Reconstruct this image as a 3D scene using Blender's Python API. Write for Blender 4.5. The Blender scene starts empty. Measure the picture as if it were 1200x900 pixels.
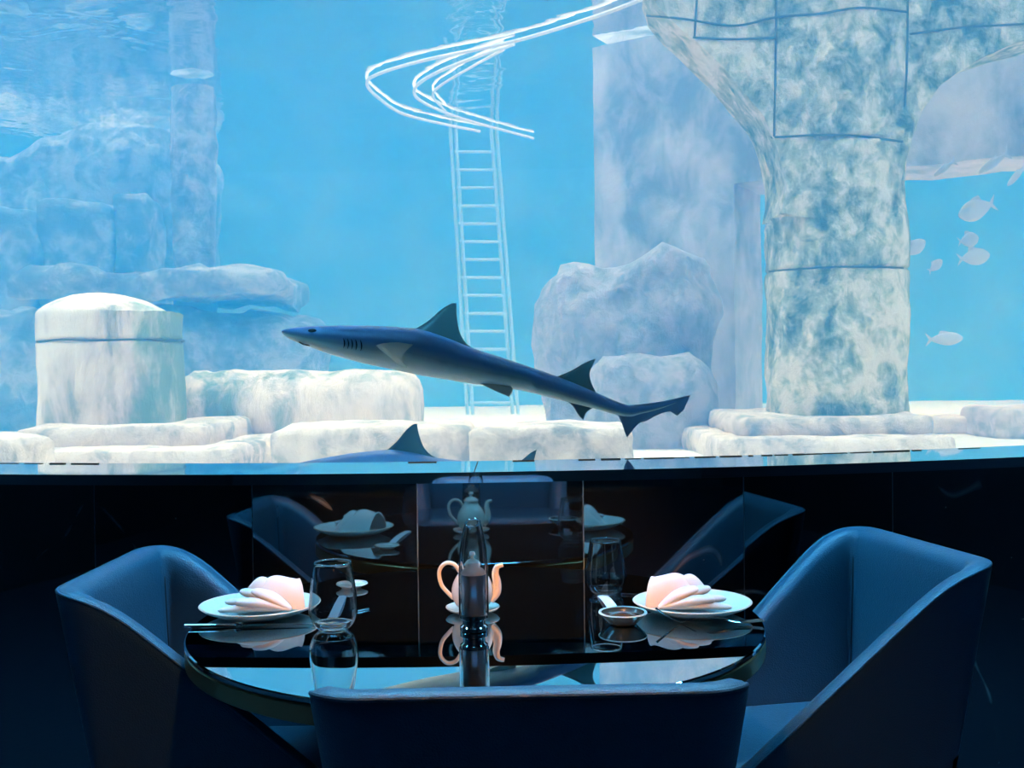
import bpy, bmesh, math, random
from mathutils import Vector, Matrix, noise as mnoise
random.seed(7)
C = bpy.context.scene.collection
SC = bpy.context.scene
R = math.radians
PI = math.pi

# ------------------------------------------------------------------ camera
F = 1261.0                       # focal length in pixels of a 1200x900 frame
CAM_Z = 1.24
cam_d = bpy.data.cameras.new('camera')
cam = bpy.data.objects.new('camera', cam_d); C.objects.link(cam)
cam_d.sensor_width = 36.0; cam_d.lens = F * 36.0 / 1200.0
cam_d.clip_start = 0.05; cam_d.clip_end = 200
CAM_R = Matrix.Rotation(R(90 - 0.9), 3, 'X') @ Matrix.Rotation(R(-0.7), 3, 'Z')
cam.matrix_world = Matrix.Translation((0, 0, CAM_Z)) @ CAM_R.to_4x4()
SC.camera = cam

def ray(px, py):
    return CAM_R @ Vector(((px - 600) / F, -(py - 450) / F, -1.0))
def W(px, py, d):
    """point of the place seen at px,py at depth d (world y)"""
    r = ray(px, py); return Vector((0, 0, CAM_Z)) + r * (d / r.y)
def WZ(px, py, z):
    r = ray(px, py); return Vector((0, 0, CAM_Z)) + r * ((z - CAM_Z) / r.z)

# ------------------------------------------------------------------ world, sun, lamps, exposure
SC.view_settings.view_transform = 'Standard'; SC.view_settings.look = 'None'
SC.view_settings.exposure = 0.0; SC.view_settings.gamma = 1.0
SC.view_settings.use_curve_mapping = False
SC.cycles.use_denoising = True
SC.cycles.max_bounces = 10; SC.cycles.diffuse_bounces = 4; SC.cycles.glossy_bounces = 6
SC.cycles.transmission_bounces = 8; SC.cycles.transparent_max_bounces = 24; SC.cycles.volume_bounces = 4
SC.cycles.sample_clamp_indirect = 6.0
SC.cycles.caustics_reflective = True; SC.cycles.caustics_refractive = True

wd = bpy.data.worlds.new('world'); SC.world = wd; wd.use_nodes = True
bg = wd.node_tree.nodes['Background']
bg.inputs[0].default_value = (0.55, 0.80, 1.0, 1); bg.inputs[1].default_value = 8.5

SUN_DIR = Vector((0.60, 0.34, -0.73)).normalized()       # the way the light travels
sd = bpy.data.lights.new('sun', 'SUN'); sd.energy = 350.0; sd.angle = R(0.6); sd.color = (1.0, 0.89, 0.84)
sun = bpy.data.objects.new('sun', sd); C.objects.link(sun)
sun.rotation_euler = SUN_DIR.to_track_quat('-Z', 'Y').to_euler(); sun.location = (-6, 0, 12)

def spot(name, loc, aim, watts, color, size, angle, blend=0.6):
    l = bpy.data.lights.new(name, 'SPOT'); l.energy = watts; l.color = color
    l.shadow_soft_size = size; l.spot_size = R(angle); l.spot_blend = blend
    o = bpy.data.objects.new(name, l); C.objects.link(o); o.location = loc
    o.rotation_euler = (Vector(aim) - Vector(loc)).to_track_quat('-Z', 'Y').to_euler()
    return o
spot('downlight', (-0.05, 1.15, 2.8), (-0.05, 1.75, 0.8), 110, (1.0, 0.36, 0.12), 0.05, 50)
spot('pin_spot', (-0.05, -1.5, 2.6), (-0.07, 2.10, 0.91), 600, (1.0, 0.38, 0.09), 0.03, 14.0, 0.45)
spot('floor_fill', (0.0, -2.3, 2.8), (0.0, -2.3, 0.0), 120, (0.08, 0.40, 1.0), 0.05, 50)  # unseen lamp added to turn the floor blue in the marble reflection
# unseen blue area lamp, added under the header to brighten the room
ad_ = bpy.data.lights.new('header_fill', 'AREA'); ad_.shape = 'RECTANGLE'; ad_.size = 4.2; ad_.size_y = .10; ad_.energy = 155; ad_.color = (.12, .58, 1.0)
ao = bpy.data.objects.new('header_fill', ad_); C.objects.link(ao); ao.location = (0, 2.50, 2.80); ao.rotation_euler = (R(-18), 0, 0)

# ------------------------------------------------------------------ node helpers
def mat(name, col=(.5, .5, .5), rough=.5, metal=0., ior=1.5, spec=None, **kw):
    m = bpy.data.materials.new(name); m.use_nodes = True
    p = m.node_tree.nodes['Principled BSDF']
    p.inputs['Base Color'].default_value = (*col, 1); p.inputs['Roughness'].default_value = rough
    p.inputs['Metallic'].default_value = metal; p.inputs['IOR'].default_value = ior
    for k, v in kw.items():
        p.inputs[k.replace('_', ' ')].default_value = v
    return m
def N(m, t, **kw):
    n = m.node_tree.nodes.new(t)
    for k, v in kw.items():
        if hasattr(n, k): setattr(n, k, v)
        else: n.inputs[k].default_value = v
    return n
def L(m, a, b): m.node_tree.links.new(a, b)
def ramp(m, stops, fac=None):
    n = N(m, 'ShaderNodeValToRGB'); cr = n.color_ramp
    while len(cr.elements) < len(stops): cr.elements.new(0.5)
    for e, (p, c) in zip(cr.elements, stops):
        e.position = p; e.color = (*c, 1) if len(c) == 3 else c
    if fac is not None: L(m, fac, n.inputs[0])
    return n
def coords(m, scale=(1, 1, 1), which='Object', rot=(0, 0, 0)):
    t = N(m, 'ShaderNodeTexCoord'); mp = N(m, 'ShaderNodeMapping')
    mp.inputs['Scale'].default_value = scale; mp.inputs['Rotation'].default_value = rot
    L(m, t.outputs[which], mp.inputs[0]); return mp.outputs[0]
def tex(m, vec, scale, detail=6, rough=.6, dist=0.):
    n = N(m, 'ShaderNodeTexNoise'); n.inputs['Scale'].default_value = scale
    n.inputs['Detail'].default_value = detail; n.inputs['Roughness'].default_value = rough
    n.inputs['Distortion'].default_value = dist; L(m, vec, n.inputs['Vector']); return n.outputs[0]
def bump(m, h, strength=.4, dist=.02):
    b = N(m, 'ShaderNodeBump'); b.inputs['Strength'].default_value = strength; b.inputs['Distance'].default_value = dist
    L(m, h, b.inputs['Height']); L(m, b.outputs[0], P(m).inputs['Normal']); return b
def P(m): return m.node_tree.nodes['Principled BSDF']

def stone(name, pale, mid, dark, scale=1.0, stretch=1.0, bstr=.7):
    m = mat(name, pale, .9, ior=1.3)
    v = coords(m, (scale, scale, scale * stretch))
    a = tex(m, v, 5.5, 10, .68, .3); b = tex(m, v, 1.3, 4, .6)
    mx = N(m, 'ShaderNodeMath', operation='ADD'); L(m, a, mx.inputs[0])
    ms = N(m, 'ShaderNodeMath', operation='MULTIPLY'); L(m, b, ms.inputs[0]); ms.inputs[1].default_value = .55
    L(m, ms.outputs[0], mx.inputs[1])
    rp = ramp(m, [(.62, dark), (.76, mid), (.88, pale)], mx.outputs[0])
    L(m, rp.outputs[0], P(m).inputs['Base Color'])
    bump(m, a, bstr, .06)
    return m

M = {}
M['pillar'] = stone('mossy_stone', (.98, .84, .66), (.54, .58, .44), (.17, .29, .25), 1.2, .8, 1.0)
M['stump'] = stone('pale_stone', (1.0, .82, .70), (.72, .62, .55), (.28, .40, .34), .9, .35, .8)
M['slab'] = stone('slab_stone', (1.0, .83, .72), (.80, .67, .60), (.42, .43, .43), 1.0, 1, .8)
M['rock'] = stone('rock_stone', (.46, .46, .47), (.25, .28, .30), (.15, .19, .21), .8, 1, 1.0)
M['gate'] = stone('gate_stone', (.70, .63, .63), (.52, .51, .52), (.28, .32, .34), .45, .6, .7)
m = M['side_tinted'] = stone('side_tinted_stone', (1.0, .84, .72), (.82, .68, .60), (.40, .42, .38), .9, .35, .8)
def side_tint(m, x_mid, amount, col):  # blends col into the base colour beyond x_mid, with a ragged edge
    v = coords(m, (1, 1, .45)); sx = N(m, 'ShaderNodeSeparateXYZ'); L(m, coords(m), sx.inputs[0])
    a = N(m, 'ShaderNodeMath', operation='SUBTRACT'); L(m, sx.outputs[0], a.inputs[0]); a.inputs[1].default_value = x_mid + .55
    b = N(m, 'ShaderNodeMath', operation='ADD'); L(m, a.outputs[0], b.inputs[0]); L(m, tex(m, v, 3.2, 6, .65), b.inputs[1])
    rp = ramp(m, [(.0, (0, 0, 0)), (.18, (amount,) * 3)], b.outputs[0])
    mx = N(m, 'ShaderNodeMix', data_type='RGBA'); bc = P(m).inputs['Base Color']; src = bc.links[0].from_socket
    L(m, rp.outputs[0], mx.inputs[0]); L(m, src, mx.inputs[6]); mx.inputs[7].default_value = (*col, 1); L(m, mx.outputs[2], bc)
M['boulder'] = stone('boulder_stone', (.66, .58, .60), (.50, .50, .53), (.36, .40, .44), 1.6, .8, 1.0)
M['sand'] = mat('sand', (.93, .88, .80), .95)
v = coords(M['sand']); bump(M['sand'], tex(M['sand'], v, 3, 6), .4, .05)
M['tank_wall'] = mat('tank_wall', (.20, .42, .55), .9)
v = coords(M['tank_wall']); rp = ramp(M['tank_wall'], [(.35, (.12, .32, .46)), (.65, (.32, .50, .60))], tex(M['tank_wall'], v, .8, 7))
L(M['tank_wall'], rp.outputs[0], P(M['tank_wall']).inputs['Base Color'])
M['joint'] = mat('joint_dark', (.16, .22, .22), .95)

def volume_nodes(m):
    nt = m.node_tree; out = nt.nodes['Material Output']
    s = N(m, 'ShaderNodeVolumeScatter'); s.inputs['Color'].default_value = (.035, .40, 1.0, 1); s.inputs['Density'].default_value = .11
    s.inputs['Anisotropy'].default_value = 0.0
    a = N(m, 'ShaderNodeVolumeAbsorption'); a.inputs['Color'].default_value = (.62, .56, .50, 1); a.inputs['Density'].default_value = .08
    ad = N(m, 'ShaderNodeAddShader'); L(m, s.outputs[0], ad.inputs[0]); L(m, a.outputs[0], ad.inputs[1])
    L(m, ad.outputs[0], out.inputs['Volume'])
m = bpy.data.materials.new('water'); m.use_nodes = True; M['water'] = m
m.node_tree.nodes.remove(m.node_tree.nodes['Principled BSDF']); volume_nodes(m)
m = bpy.data.materials.new('water_surface'); m.use_nodes = True; M['surface'] = m
m.node_tree.nodes.remove(m.node_tree.nodes['Principled BSDF']); volume_nodes(m)
tr = N(m, 'ShaderNodeBsdfTransparent'); gl = N(m, 'ShaderNodeBsdfGlossy'); gl.inputs['Roughness'].default_value = .02
fr = N(m, 'ShaderNodeFresnel'); fr.inputs['IOR'].default_value = 1.33
mx = N(m, 'ShaderNodeMixShader'); L(m, fr.outputs[0], mx.inputs[0]); L(m, tr.outputs[0], mx.inputs[1]); L(m, gl.outputs[0], mx.inputs[2])
L(m, mx.outputs[0], m.node_tree.nodes['Material Output'].inputs['Surface'])
v = coords(m, (1, 1, 1)); h = tex(m, v, .9, 3, .5, .6)
b = N(m, 'ShaderNodeBump'); b.inputs['Strength'].default_value = .35; b.inputs['Distance'].default_value = .12
L(m, h, b.inputs['Height']); L(m, b.outputs[0], gl.inputs['Normal'])
# caustic light pattern painted into the transparency colour of the surface
vo = N(m, 'ShaderNodeTexVoronoi', feature='DISTANCE_TO_EDGE'); vo.inputs['Scale'].default_value = 2.6
v2 = coords(m, (1, 1, 1)); nz = N(m, 'ShaderNodeTexNoise'); nz.inputs['Scale'].default_value = 2.5; L(m, v2, nz.inputs['Vector'])
va = N(m, 'ShaderNodeVectorMath', operation='MULTIPLY_ADD'); L(m, nz.outputs['Color'], va.inputs[0]); va.inputs[1].default_value = (.5, .5, .5); L(m, v2, va.inputs[2])
L(m, va.outputs[0], vo.inputs['Vector'])
rp = ramp(m, [(.0, (1, 1, 1)), (.10, (.86, .86, .86)), (.35, (.58, .58, .58))], vo.outputs[0]); L(m, rp.outputs[0], tr.inputs[0])

m = bpy.data.materials.new('acrylic'); m.use_nodes = True; M['acrylic'] = m
m.node_tree.nodes.remove(m.node_tree.nodes['Principled BSDF'])
tr = N(m, 'ShaderNodeBsdfTransparent'); tr.inputs[0].default_value = (.98, .99, 1, 1); gl = N(m, 'ShaderNodeBsdfGlossy'); gl.inputs['Roughness'].default_value = .0
fr = N(m, 'ShaderNodeFresnel'); fr.inputs['IOR'].default_value = 1.12
mx = N(m, 'ShaderNodeMixShader'); L(m, fr.outputs[0], mx.inputs[0]); L(m, tr.outputs[0], mx.inputs[1]); L(m, gl.outputs[0], mx.inputs[2])
L(m, mx.outputs[0], m.node_tree.nodes['Material Output'].inputs['Surface'])

# room materials
m = M['marble'] = mat('black_marble', (.006, .008, .010), .03, ior=2.6)
v = coords(m, (1, 1, 1)); w1 = tex(m, v, 1.5, 2, .45, .25); ab = N(m, 'ShaderNodeMath', operation='SUBTRACT'); L(m, w1, ab.inputs[0]); ab.inputs[1].default_value = .5
ab2 = N(m, 'ShaderNodeMath', operation='ABSOLUTE'); L(m, ab.outputs[0], ab2.inputs[0])
ln = ramp(m, [(0, (1, 1, 1)), (.0055, (0, 0, 0))], ab2.outputs[0]); msk = ramp(m, [(.50, (0, 0, 0)), (.60, (1, 1, 1))], tex(m, v, 4.5, 2))
mu = N(m, 'ShaderNodeMath', operation='MULTIPLY'); L(m, ln.outputs[0], mu.inputs[0]); L(m, msk.outputs[0], mu.inputs[1])
vo = N(m, 'ShaderNodeTexVoronoi'); vo.inputs['Scale'].default_value = 26; L(m, v, vo.inputs['Vector'])
fl = ramp(m, [(0.03, (1, 1, 1)), (.09, (0, 0, 0))], vo.outputs['Distance']); fm = ramp(m, [(.60, (0, 0, 0)), (.66, (1, 1, 1))], tex(m, v, 9, 3))
mu2 = N(m, 'ShaderNodeMath', operation='MULTIPLY'); L(m, fl.outputs[0], mu2.inputs[0]); L(m, fm.outputs[0], mu2.inputs[1])
mm = N(m, 'ShaderNodeMath', operation='MAXIMUM'); L(m, mu.outputs[0], mm.inputs[0]); L(m, mu2.outputs[0], mm.inputs[1])
cr = ramp(m, [(0, (.006, .008, .010)), (1, (.32, .36, .36))], mm.outputs[0]); L(m, cr.outputs[0], P(m).inputs['Base Color'])
M['grout'] = mat('grout', (.14, .19, .22), .5)
M['ledge'] = mat('polished_ledge', (.70, .78, .82), .03, metal=1.0)
M['seal'] = mat('black_sealant', (.01, .01, .012), .6)
M['dark_wall'] = mat('dark_wall', (.02, .03, .045), .5)
m = M['floor'] = mat('dark_floor', (.03, .06, .10), .35)
v = coords(m); bump(m, tex(m, v, 30, 4), .15, .01)
M['ceiling'] = mat('dark_ceiling', (.02, .022, .025), .8)

m = M['leather'] = mat('navy_leather', (.036, .118, .19), .36, ior=1.5)
v = coords(m); vo = N(m, 'ShaderNodeTexVoronoi'); vo.inputs['Scale'].default_value = 330; L(m, v, vo.inputs['Vector'])
ad = N(m, 'ShaderNodeMath', operation='ADD'); L(m, vo.outputs['Distance'], ad.inputs[0]); L(m, tex(m, v, 60, 3), ad.inputs[1])
bump(m, ad.outputs[0], .22, .004)
M['seam'] = mat('dark_seam', (.01, .015, .02), .7)
M['mirror'] = mat('black_mirror_glass', (.70, .77, .80), .012, metal=1.0)
M['glass_edge'] = mat('glass_edge', (.25, .45, .45), .1, ior=1.5)
M['brass'] = mat('brass', (.72, .48, .22), .28, metal=1.0)
M['black_metal'] = mat('black_metal', (.02, .02, .022), .4, metal=.6)
m = M['stoneware'] = mat('speckled_stoneware', (.62, .78, .76), .35)
v = coords(m); vo = N(m, 'ShaderNodeTexVoronoi'); vo.inputs['Scale'].default_value = 260; L(m, v, vo.inputs['Vector'])
rp = ramp(m, [(.10, (.22, .34, .34)), (.26, (.62, .80, .78))], vo.outputs['Distance']); L(m, rp.outputs[0], P(m).inputs['Base Color'])
bump(m, tex(m, v, 120, 3), .2, .003)
M['rim_glaze'] = mat('bare_clay_rim', (.72, .58, .46), .5)
m = M['linen'] = mat('white_linen', (.80, .77, .74), .85)
v = coords(m); bump(m, tex(m, v, 700, 2), .25, .001)
M['porcelain'] = mat('cream_porcelain', (.90, .84, .76), .18)
M['dark_bowl'] = mat('dark_glaze', (.03, .05, .055), .2)
M['sauce'] = mat('dark_sauce', (.10, .025, .012), .06)
M['paper'] = mat('white_paper', (.86, .84, .90), .7)
M['steel'] = mat('polished_steel', (.80, .84, .85), .12, metal=1.0)
M['insert'] = mat('brushed_chrome', (.80, .86, .88), .24, metal=1.0)
M['chrome'] = mat('chrome', (.86, .88, .90), .05, metal=1.0)
M['wax'] = mat('candle_wax', (.85, .84, .80), .5)
m = M['glass'] = mat('clear_glass', (1, 1, 1), 0.0, ior=1.45); P(m).inputs['Transmission Weight'].default_value = 1.0
M['alu'] = mat('ladder_metal', (.45, .60, .66), .5)
M['rope'] = mat('pale_hose', (.98, .92, .86), .7)
m = M['shark'] = mat('shark_skin', (.1, .16, .25), .38)
at = N(m, 'ShaderNodeAttribute', attribute_name='tone'); v = coords(m)
sp = N(m, 'ShaderNodeMath', operation='MULTIPLY_ADD'); L(m, tex(m, v, 9, 5), sp.inputs[0]); sp.inputs[1].default_value = .22; L(m, at.outputs['Fac'], sp.inputs[2])
rp = ramp(m, [(.14, (.92, .92, .88)), (.32, (.60, .72, .66)), (.44, (.24, .36, .40)), (.62, (.12, .24, .45)), (1.0, (.16, .30, .54))], sp.outputs[0])
L(m, rp.outputs[0], P(m).inputs['Base Color'])
M['fin'] = mat('fin_skin', (.10, .17, .17), .45, Subsurface_Weight=0.0)
M['tail_skin'] = mat('tail_skin', (.15, .27, .42), .4)
M['pale_fin'] = mat('pale_fin', (.55, .62, .56), .5)
M['eye'] = mat('shark_eye', (.01, .012, .015), .1)
M['fish'] = mat('silver_fish', (.62, .62, .66), .35)

# ------------------------------------------------------------------ object helpers
def obj(name, bm, material, parent=None, smooth=True, angle=40, origin=None):
    me = bpy.data.meshes.new(name)
    bmesh.ops.recalc_face_normals(bm, faces=bm.faces[:])
    if origin is not None:
        bmesh.ops.translate(bm, verts=bm.verts[:], vec=-Vector(origin))
    bm.to_mesh(me); bm.free()
    for mm_ in (material if isinstance(material, (list, tuple)) else [material]): me.materials.append(mm_)
    if smooth:
        for p in me.polygons: p.use_smooth = True
        me.set_sharp_from_angle(angle=R(angle))
    o = bpy.data.objects.new(name, me); C.objects.link(o)
    if origin is not None: o.location = origin
    if parent: o.parent = parent
    return o
def tag(o, label, cat, group=None):
    o['label'] = label; o['category'] = cat
    if group: o['group'] = group
    return o
def thing(name, label, cat, loc=(0, 0, 0), rz=0, group=None):
    o = bpy.data.objects.new(name, None); C.objects.link(o); o.empty_display_size = .05
    o.location = loc; o.rotation_euler = (0, 0, rz)
    return tag(o, label, cat, group)
def struct(name, bm, material, **kw):
    o = obj(name, bm, material, **kw); o['kind'] = 'structure'; return o
def dup(root, label=None, group=None):
    r = root.copy(); C.objects.link(r)
    if label: r['label'] = label
    if group: r['group'] = group
    for ch in list(root.children):
        c = ch.copy(); C.objects.link(c); c.parent = r
        for g in list(ch.children):
            d = g.copy(); C.objects.link(d); d.parent = c
    return r

def box(bm, lo, hi, bevel=0, seg=2, mat_i=0):
    lo = Vector(lo); hi = Vector(hi)
    t = bmesh.new(); bmesh.ops.create_cube(t, size=1)
    for v in t.verts:
        v.co = Vector([lo[i] + (v.co[i] + .5) * (hi[i] - lo[i]) for i in range(3)])
    if bevel: bmesh.ops.bevel(t, geom=t.edges[:], offset=bevel, segments=seg, affect='EDGES', profile=.5)
    add(bm, t, mat_i); return bm
def add(bm, t, mat_i=0):
    mp = {}
    for v in t.verts: mp[v] = bm.verts.new(v.co)
    for f in t.faces:
        try: nf = bm.faces.new([mp[v] for v in f.verts]); nf.material_index = mat_i or f.material_index
        except ValueError: pass
    t.free()
def loops(bm, rings, closed_ring=True, cap=True, closed_path=False, mat_i=0):
    vs = [[bm.verts.new(p) for p in r] for r in rings]
    n = len(vs[0]); k = len(vs)
    for i in range(k if closed_path else k - 1):
        a = vs[i]; b = vs[(i + 1) % k]
        for j in range(n if closed_ring else n - 1):
            try: bm.faces.new((a[j], a[(j + 1) % n], b[(j + 1) % n], b[j])).material_index = mat_i
            except ValueError: pass
    if cap and closed_ring and not closed_path:
        for r in (vs[0], vs[-1]):
            try: bm.faces.new(r).material_index = mat_i
            except ValueError: pass
    return vs
def lathe(bm, prof, c=(0, 0, 0), n=48, cap=True, close=False, mat_i=0):
    c = Vector(c)
    rings = [[c + Vector((max(r, 1e-5) * math.cos(2 * PI * j / n), max(r, 1e-5) * math.sin(2 * PI * j / n), z)) for j in range(n)] for r, z in prof]
    loops(bm, rings, True, cap, close, mat_i); bmesh.ops.remove_doubles(bm, verts=bm.verts[:], dist=2e-5)
    return bm
def tube(bm, pts, rad, n=10, cap=True, flat=None):
    pts = [Vector(p) for p in pts]; rings = []; up = None
    for i, p in enumerate(pts):
        t = (pts[min(i + 1, len(pts) - 1)] - pts[max(i - 1, 0)]).normalized()
        if up is None: up = Vector((0, 0, 1)) if abs(t.z) < .9 else Vector((1, 0, 0))
        s = t.cross(up).normalized(); up = s.cross(t).normalized()
        r = rad(i / (len(pts) - 1)) if callable(rad) else rad
        a, b_ = (r, r) if flat is None else (r, r * flat)
        rings.append([p + s * (a * math.cos(2 * PI * j / n)) + up * (b_ * math.sin(2 * PI * j / n)) for j in range(n)])
    loops(bm, rings, True, cap); return bm
def spline(pts, n=8):
    pts = [Vector(p) for p in pts]; out = []
    for i in range(len(pts) - 1):
        p0, p1, p2, p3 = pts[max(i - 1, 0)], pts[i], pts[i + 1], pts[min(i + 2, len(pts) - 1)]
        for k in range(n):
            t = k / n
            out.append(.5 * ((2 * p1) + (p2 - p0) * t + (2 * p0 - 5 * p1 + 4 * p2 - p3) * t * t + (3 * p1 - p0 - 3 * p2 + p3) * t ** 3))
    out.append(pts[-1]); return out
def rough(bm, amp, freq, seed=0, oct=4, along=None):
    bm.normal_update()
    for v in bm.verts:
        q = v.co * freq + Vector((seed * 7.3, seed * 3.1, seed * 1.7))
        k = mnoise.fractal(q, 1.0, 2.1, oct)
        v.co += (along or v.normal) * (k * amp)
def gridbox(lo, hi, step, bevel=0.0):
    """closed box with subdivided faces"""
    lo = Vector(lo); hi = Vector(hi); bm = bmesh.new()
    n = [max(1, int(round((hi[i] - lo[i]) / step))) for i in range(3)]
    cache = {}
    def V(i, j, k):
        key = (i, j, k)
        if key not in cache:
            cache[key] = bm.verts.new((lo[0] + (hi[0] - lo[0]) * i / n[0], lo[1] + (hi[1] - lo[1]) * j / n[1], lo[2] + (hi[2] - lo[2]) * k / n[2]))
        return cache[key]
    for ax in range(3):
        a, b_ = [q for q in range(3) if q != ax]
        for side in (0, n[ax]):
            for i in range(n[a]):
                for j in range(n[b_]):
                    q = []
                    for di, dj in ((0, 0), (1, 0), (1, 1), (0, 1)):
                        idx = [0, 0, 0]; idx[ax] = side; idx[a] = i + di; idx[b_] = j + dj; q.append(V(*idx))
                    bm.faces.new(q)
    if bevel:
        c = (lo + hi) / 2; h = (hi - lo) / 2
        for v in bm.verts:
            d = v.co - c; q = Vector([max(-h[i] + bevel, min(h[i] - bevel, d[i])) for i in range(3)])
            e = d - q
            if e.length > 1e-6:
                # round the corners
                e2 = e.normalized() * min(bevel, e.length)
                v.co = c + q + e2
    return bm

# ------------------------------------------------------------------ the curved tank front: arc geometry
AX, AR, AY = -0.253, 5.5, 2.655 + 5.5            # a wall bulging towards the room
STEP = 0.412
def arc(x_s, off=0.0):
    """point at arc length x_s from the nearest point; off > 0 = towards the tank"""
    t = x_s / AR; r = AR - off
    return Vector((AX + r * math.sin(t), AY - r * math.cos(t), 0))
LEDGE_Z = .9864; TANK_F = .55; SURF_Z = 4.72; S_END = 3.6

# black marble wall below the window: flat slabs, thin pale joints
bm = bmesh.new(); g = .0014
ks = range(-9, 9)
for k in ks:
    s0 = .015 + k * STEP; s1 = s0 + STEP
    a, b_ = arc(s0), arc(s1); d = (b_ - a).normalized()
    for (p, q, mi) in ((a + d * g, b_ - d * g, 0), (b_ - d * g, arc(s1) + (arc(s1 + STEP) - arc(s1)).normalized() * g, 1)):
        back = Vector((0, .03, 0))
        vs = [bm.verts.new((u.x, u.y + e, z)) for e in (0, .03) for (u, z) in ((p, 0), (q, 0), (q, LEDGE_Z - .022), (p, LEDGE_Z - .022))]
        for f in ((0, 1, 2, 3), (7, 6, 5, 4), (3, 2, 6, 7), (4, 5, 1, 0), (0, 3, 7, 4), (1, 5, 6, 2)):
            bm.faces.new([vs[i] for i in f]).material_index = mi
struct('wall_front', bm, [M['marble'], M['grout']], smooth=False)

# ledge
bm = bmesh.new(); n = 60; S = [-S_END + 2 * S_END * i / n for i in range(n + 1)]
prof = [(-.053, LEDGE_Z - .026), (-.053, LEDGE_Z), (.26, LEDGE_Z), (.26, LEDGE_Z - .026)]
loops(bm, [[arc(s, o) + Vector((0, 0, z)) for o, z in prof] for s in S], True, True)
struct('trim_1', bm, M['ledge'], angle=30)
bm = bmesh.new(); box(bm, (-.0012, -.02, -.0002), (.0012, .27, .0006)); 
o = struct('trim_2', bm, M['seal'], smooth=False); o.location = WZ(556, 552, LEDGE_Z + .0002)
# sealant bead along the foot of the pane (worn, broken line)
bm = bmesh.new(); rnd = random.Random(3); s = -1.6
while s < 1.7:
    ln_ = rnd.uniform(.01, .09)
    if rnd.random() < (.75 if (s < -.9 or s > .25) else .12):
        h = rnd.uniform(.001, .0028); q = [s, s + ln_]
        loops(bm, [[arc(u, o) + Vector((0, 0, LEDGE_Z + z)) for o, z in ((.232, 0), (.232, h), (.241, h), (.241, 0))] for u in q], True, True)
    s += ln_ + rnd.uniform(.0, .03)
struct('trim_3', bm, M['seal'], smooth=False)
# acrylic pane
bm = bmesh.new()
loops(bm, [[arc(s, o) + Vector((0, 0, z)) for o, z in ((.242, LEDGE_Z - .02), (.242, 2.6), (.30, 2.6), (.30, LEDGE_Z - .02))] for s in S], True, True)
struct('window_1', bm, M['acrylic'], angle=30)
# tank side of the parapet, header above the pane and flank walls
bm = bmesh.new()
loops(bm, [[arc(s, o) + Vector((0, 0, z)) for o, z in ((.03, 0), (.03, LEDGE_Z - .027), (.31, LEDGE_Z - .027), (.31, 0))] for s in S], True, True)
struct('wall_parapet', bm, M['tank_wall'], angle=30)
bm = bmesh.new()
loops(bm, [[arc(s, o) + Vector((0, 0, z)) for o, z in ((.0, 2.6), (.0, 5.1), (.31, 5.1), (.31, 2.6))] for s in S], True, True)
struct('wall_header', bm, M['dark_wall'], angle=30)
eL, eR = arc(-S_END, .15), arc(S_END, .15)
bm = bmesh.new(); box(bm, (-12.3, eL.y - .15, 0), (eL.x + .06, eL.y + .15, 5.1)); box(bm, (eR.x - .06, eR.y - .15, 0), (12.3, eR.y + .15, 5.1))
struct('wall_flank', bm, M['tank_wall'], smooth=False)
for nm, lo, hi in (('wall_tank_left', (-12.3, 2.6, 0), (-12, 19.3, 5.1)), ('wall_tank_right', (12, 2.6, 0), (12.3, 19.3, 5.1)), ('wall_tank_back', (-12.3, 19, 0), (12.3, 19.3, 5.1))):
    bm = bmesh.new(); box(bm, lo, hi); struct(nm, bm, M['tank_wall'], smooth=False)
# room shell
bm = bmesh.new(); box(bm, (-4.2, -5.2, -.1), (4.2, 4.6, 0)); struct('floor', bm, M['floor'], smooth=False)
bm = bmesh.new(); box(bm, (-4.2, -5.2, 2.9), (4.2, 4.6, 3.0))
bmesh.ops.delete(bm, geom=[], context='VERTS'); struct('ceiling', bm, M['ceiling'], smooth=False)
bm = bmesh.new(); box(bm, (-4.2, -5.2, 0), (4.2, -5.0, 2.9)); struct('wall_back', bm, M['dark_wall'], smooth=False)
bm = bmesh.new(); box(bm, (-4.2, -5.0, 0), (-4.0, 4.6, 2.9)); struct('wall_left', bm, M['dark_wall'], smooth=False)
bm = bmesh.new(); box(bm, (4.0, -5.0, 0), (4.2, 4.6, 2.9)); struct('wall_right', bm, M['dark_wall'], smooth=False)

# sand floor of the tank
bm = bmesh.new(); nx, ny = 90, 70
gv = [[bm.verts.new((-12 + 24 * i / nx, 2.9 + 16.1 * j / ny, TANK_F)) for i in range(nx + 1)] for j in range(ny + 1)]
for j in range(ny):
    for i in range(nx): bm.faces.new((gv[j][i], gv[j][i + 1], gv[j + 1][i + 1], gv[j + 1][i]))
for v in bm.verts: v.co.z += .03 * mnoise.fractal(v.co * .7, 1, 2, 3)
o = struct('floor_sand', bm, M['sand'], angle=80)

# water body
bm = bmesh.new()
out = [arc(s, .305) for s in S]
out = [Vector((-12, out[0].y + .2, 0))] + out + [Vector((12, out[-1].y + .2, 0)), Vector((12, 19, 0)), Vector((-12, 19, 0))]
lo_ = [bm.verts.new((p.x, p.y, .45)) for p in out]; hi_ = [bm.verts.new((p.x, p.y, SURF_Z)) for p in out]
bm.faces.new(lo_); f = bm.faces.new(hi_); f.material_index = 1
for i in range(len(out)):
    j = (i + 1) % len(out); bm.faces.new((lo_[i], lo_[j], hi_[j], hi_[i]))
o = obj('tank_water', bm, [M['water'], M['surface']], smooth=False); o['kind'] = 'stuff'
tag(o, 'clear blue hazy water filling the aquarium behind the window', 'water')

# ------------------------------------------------------------------ stonework in the tank
def zat(px, py, d): return W(px, py, d).z
def xat(px, py, d): return W(px, py, d).x

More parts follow.
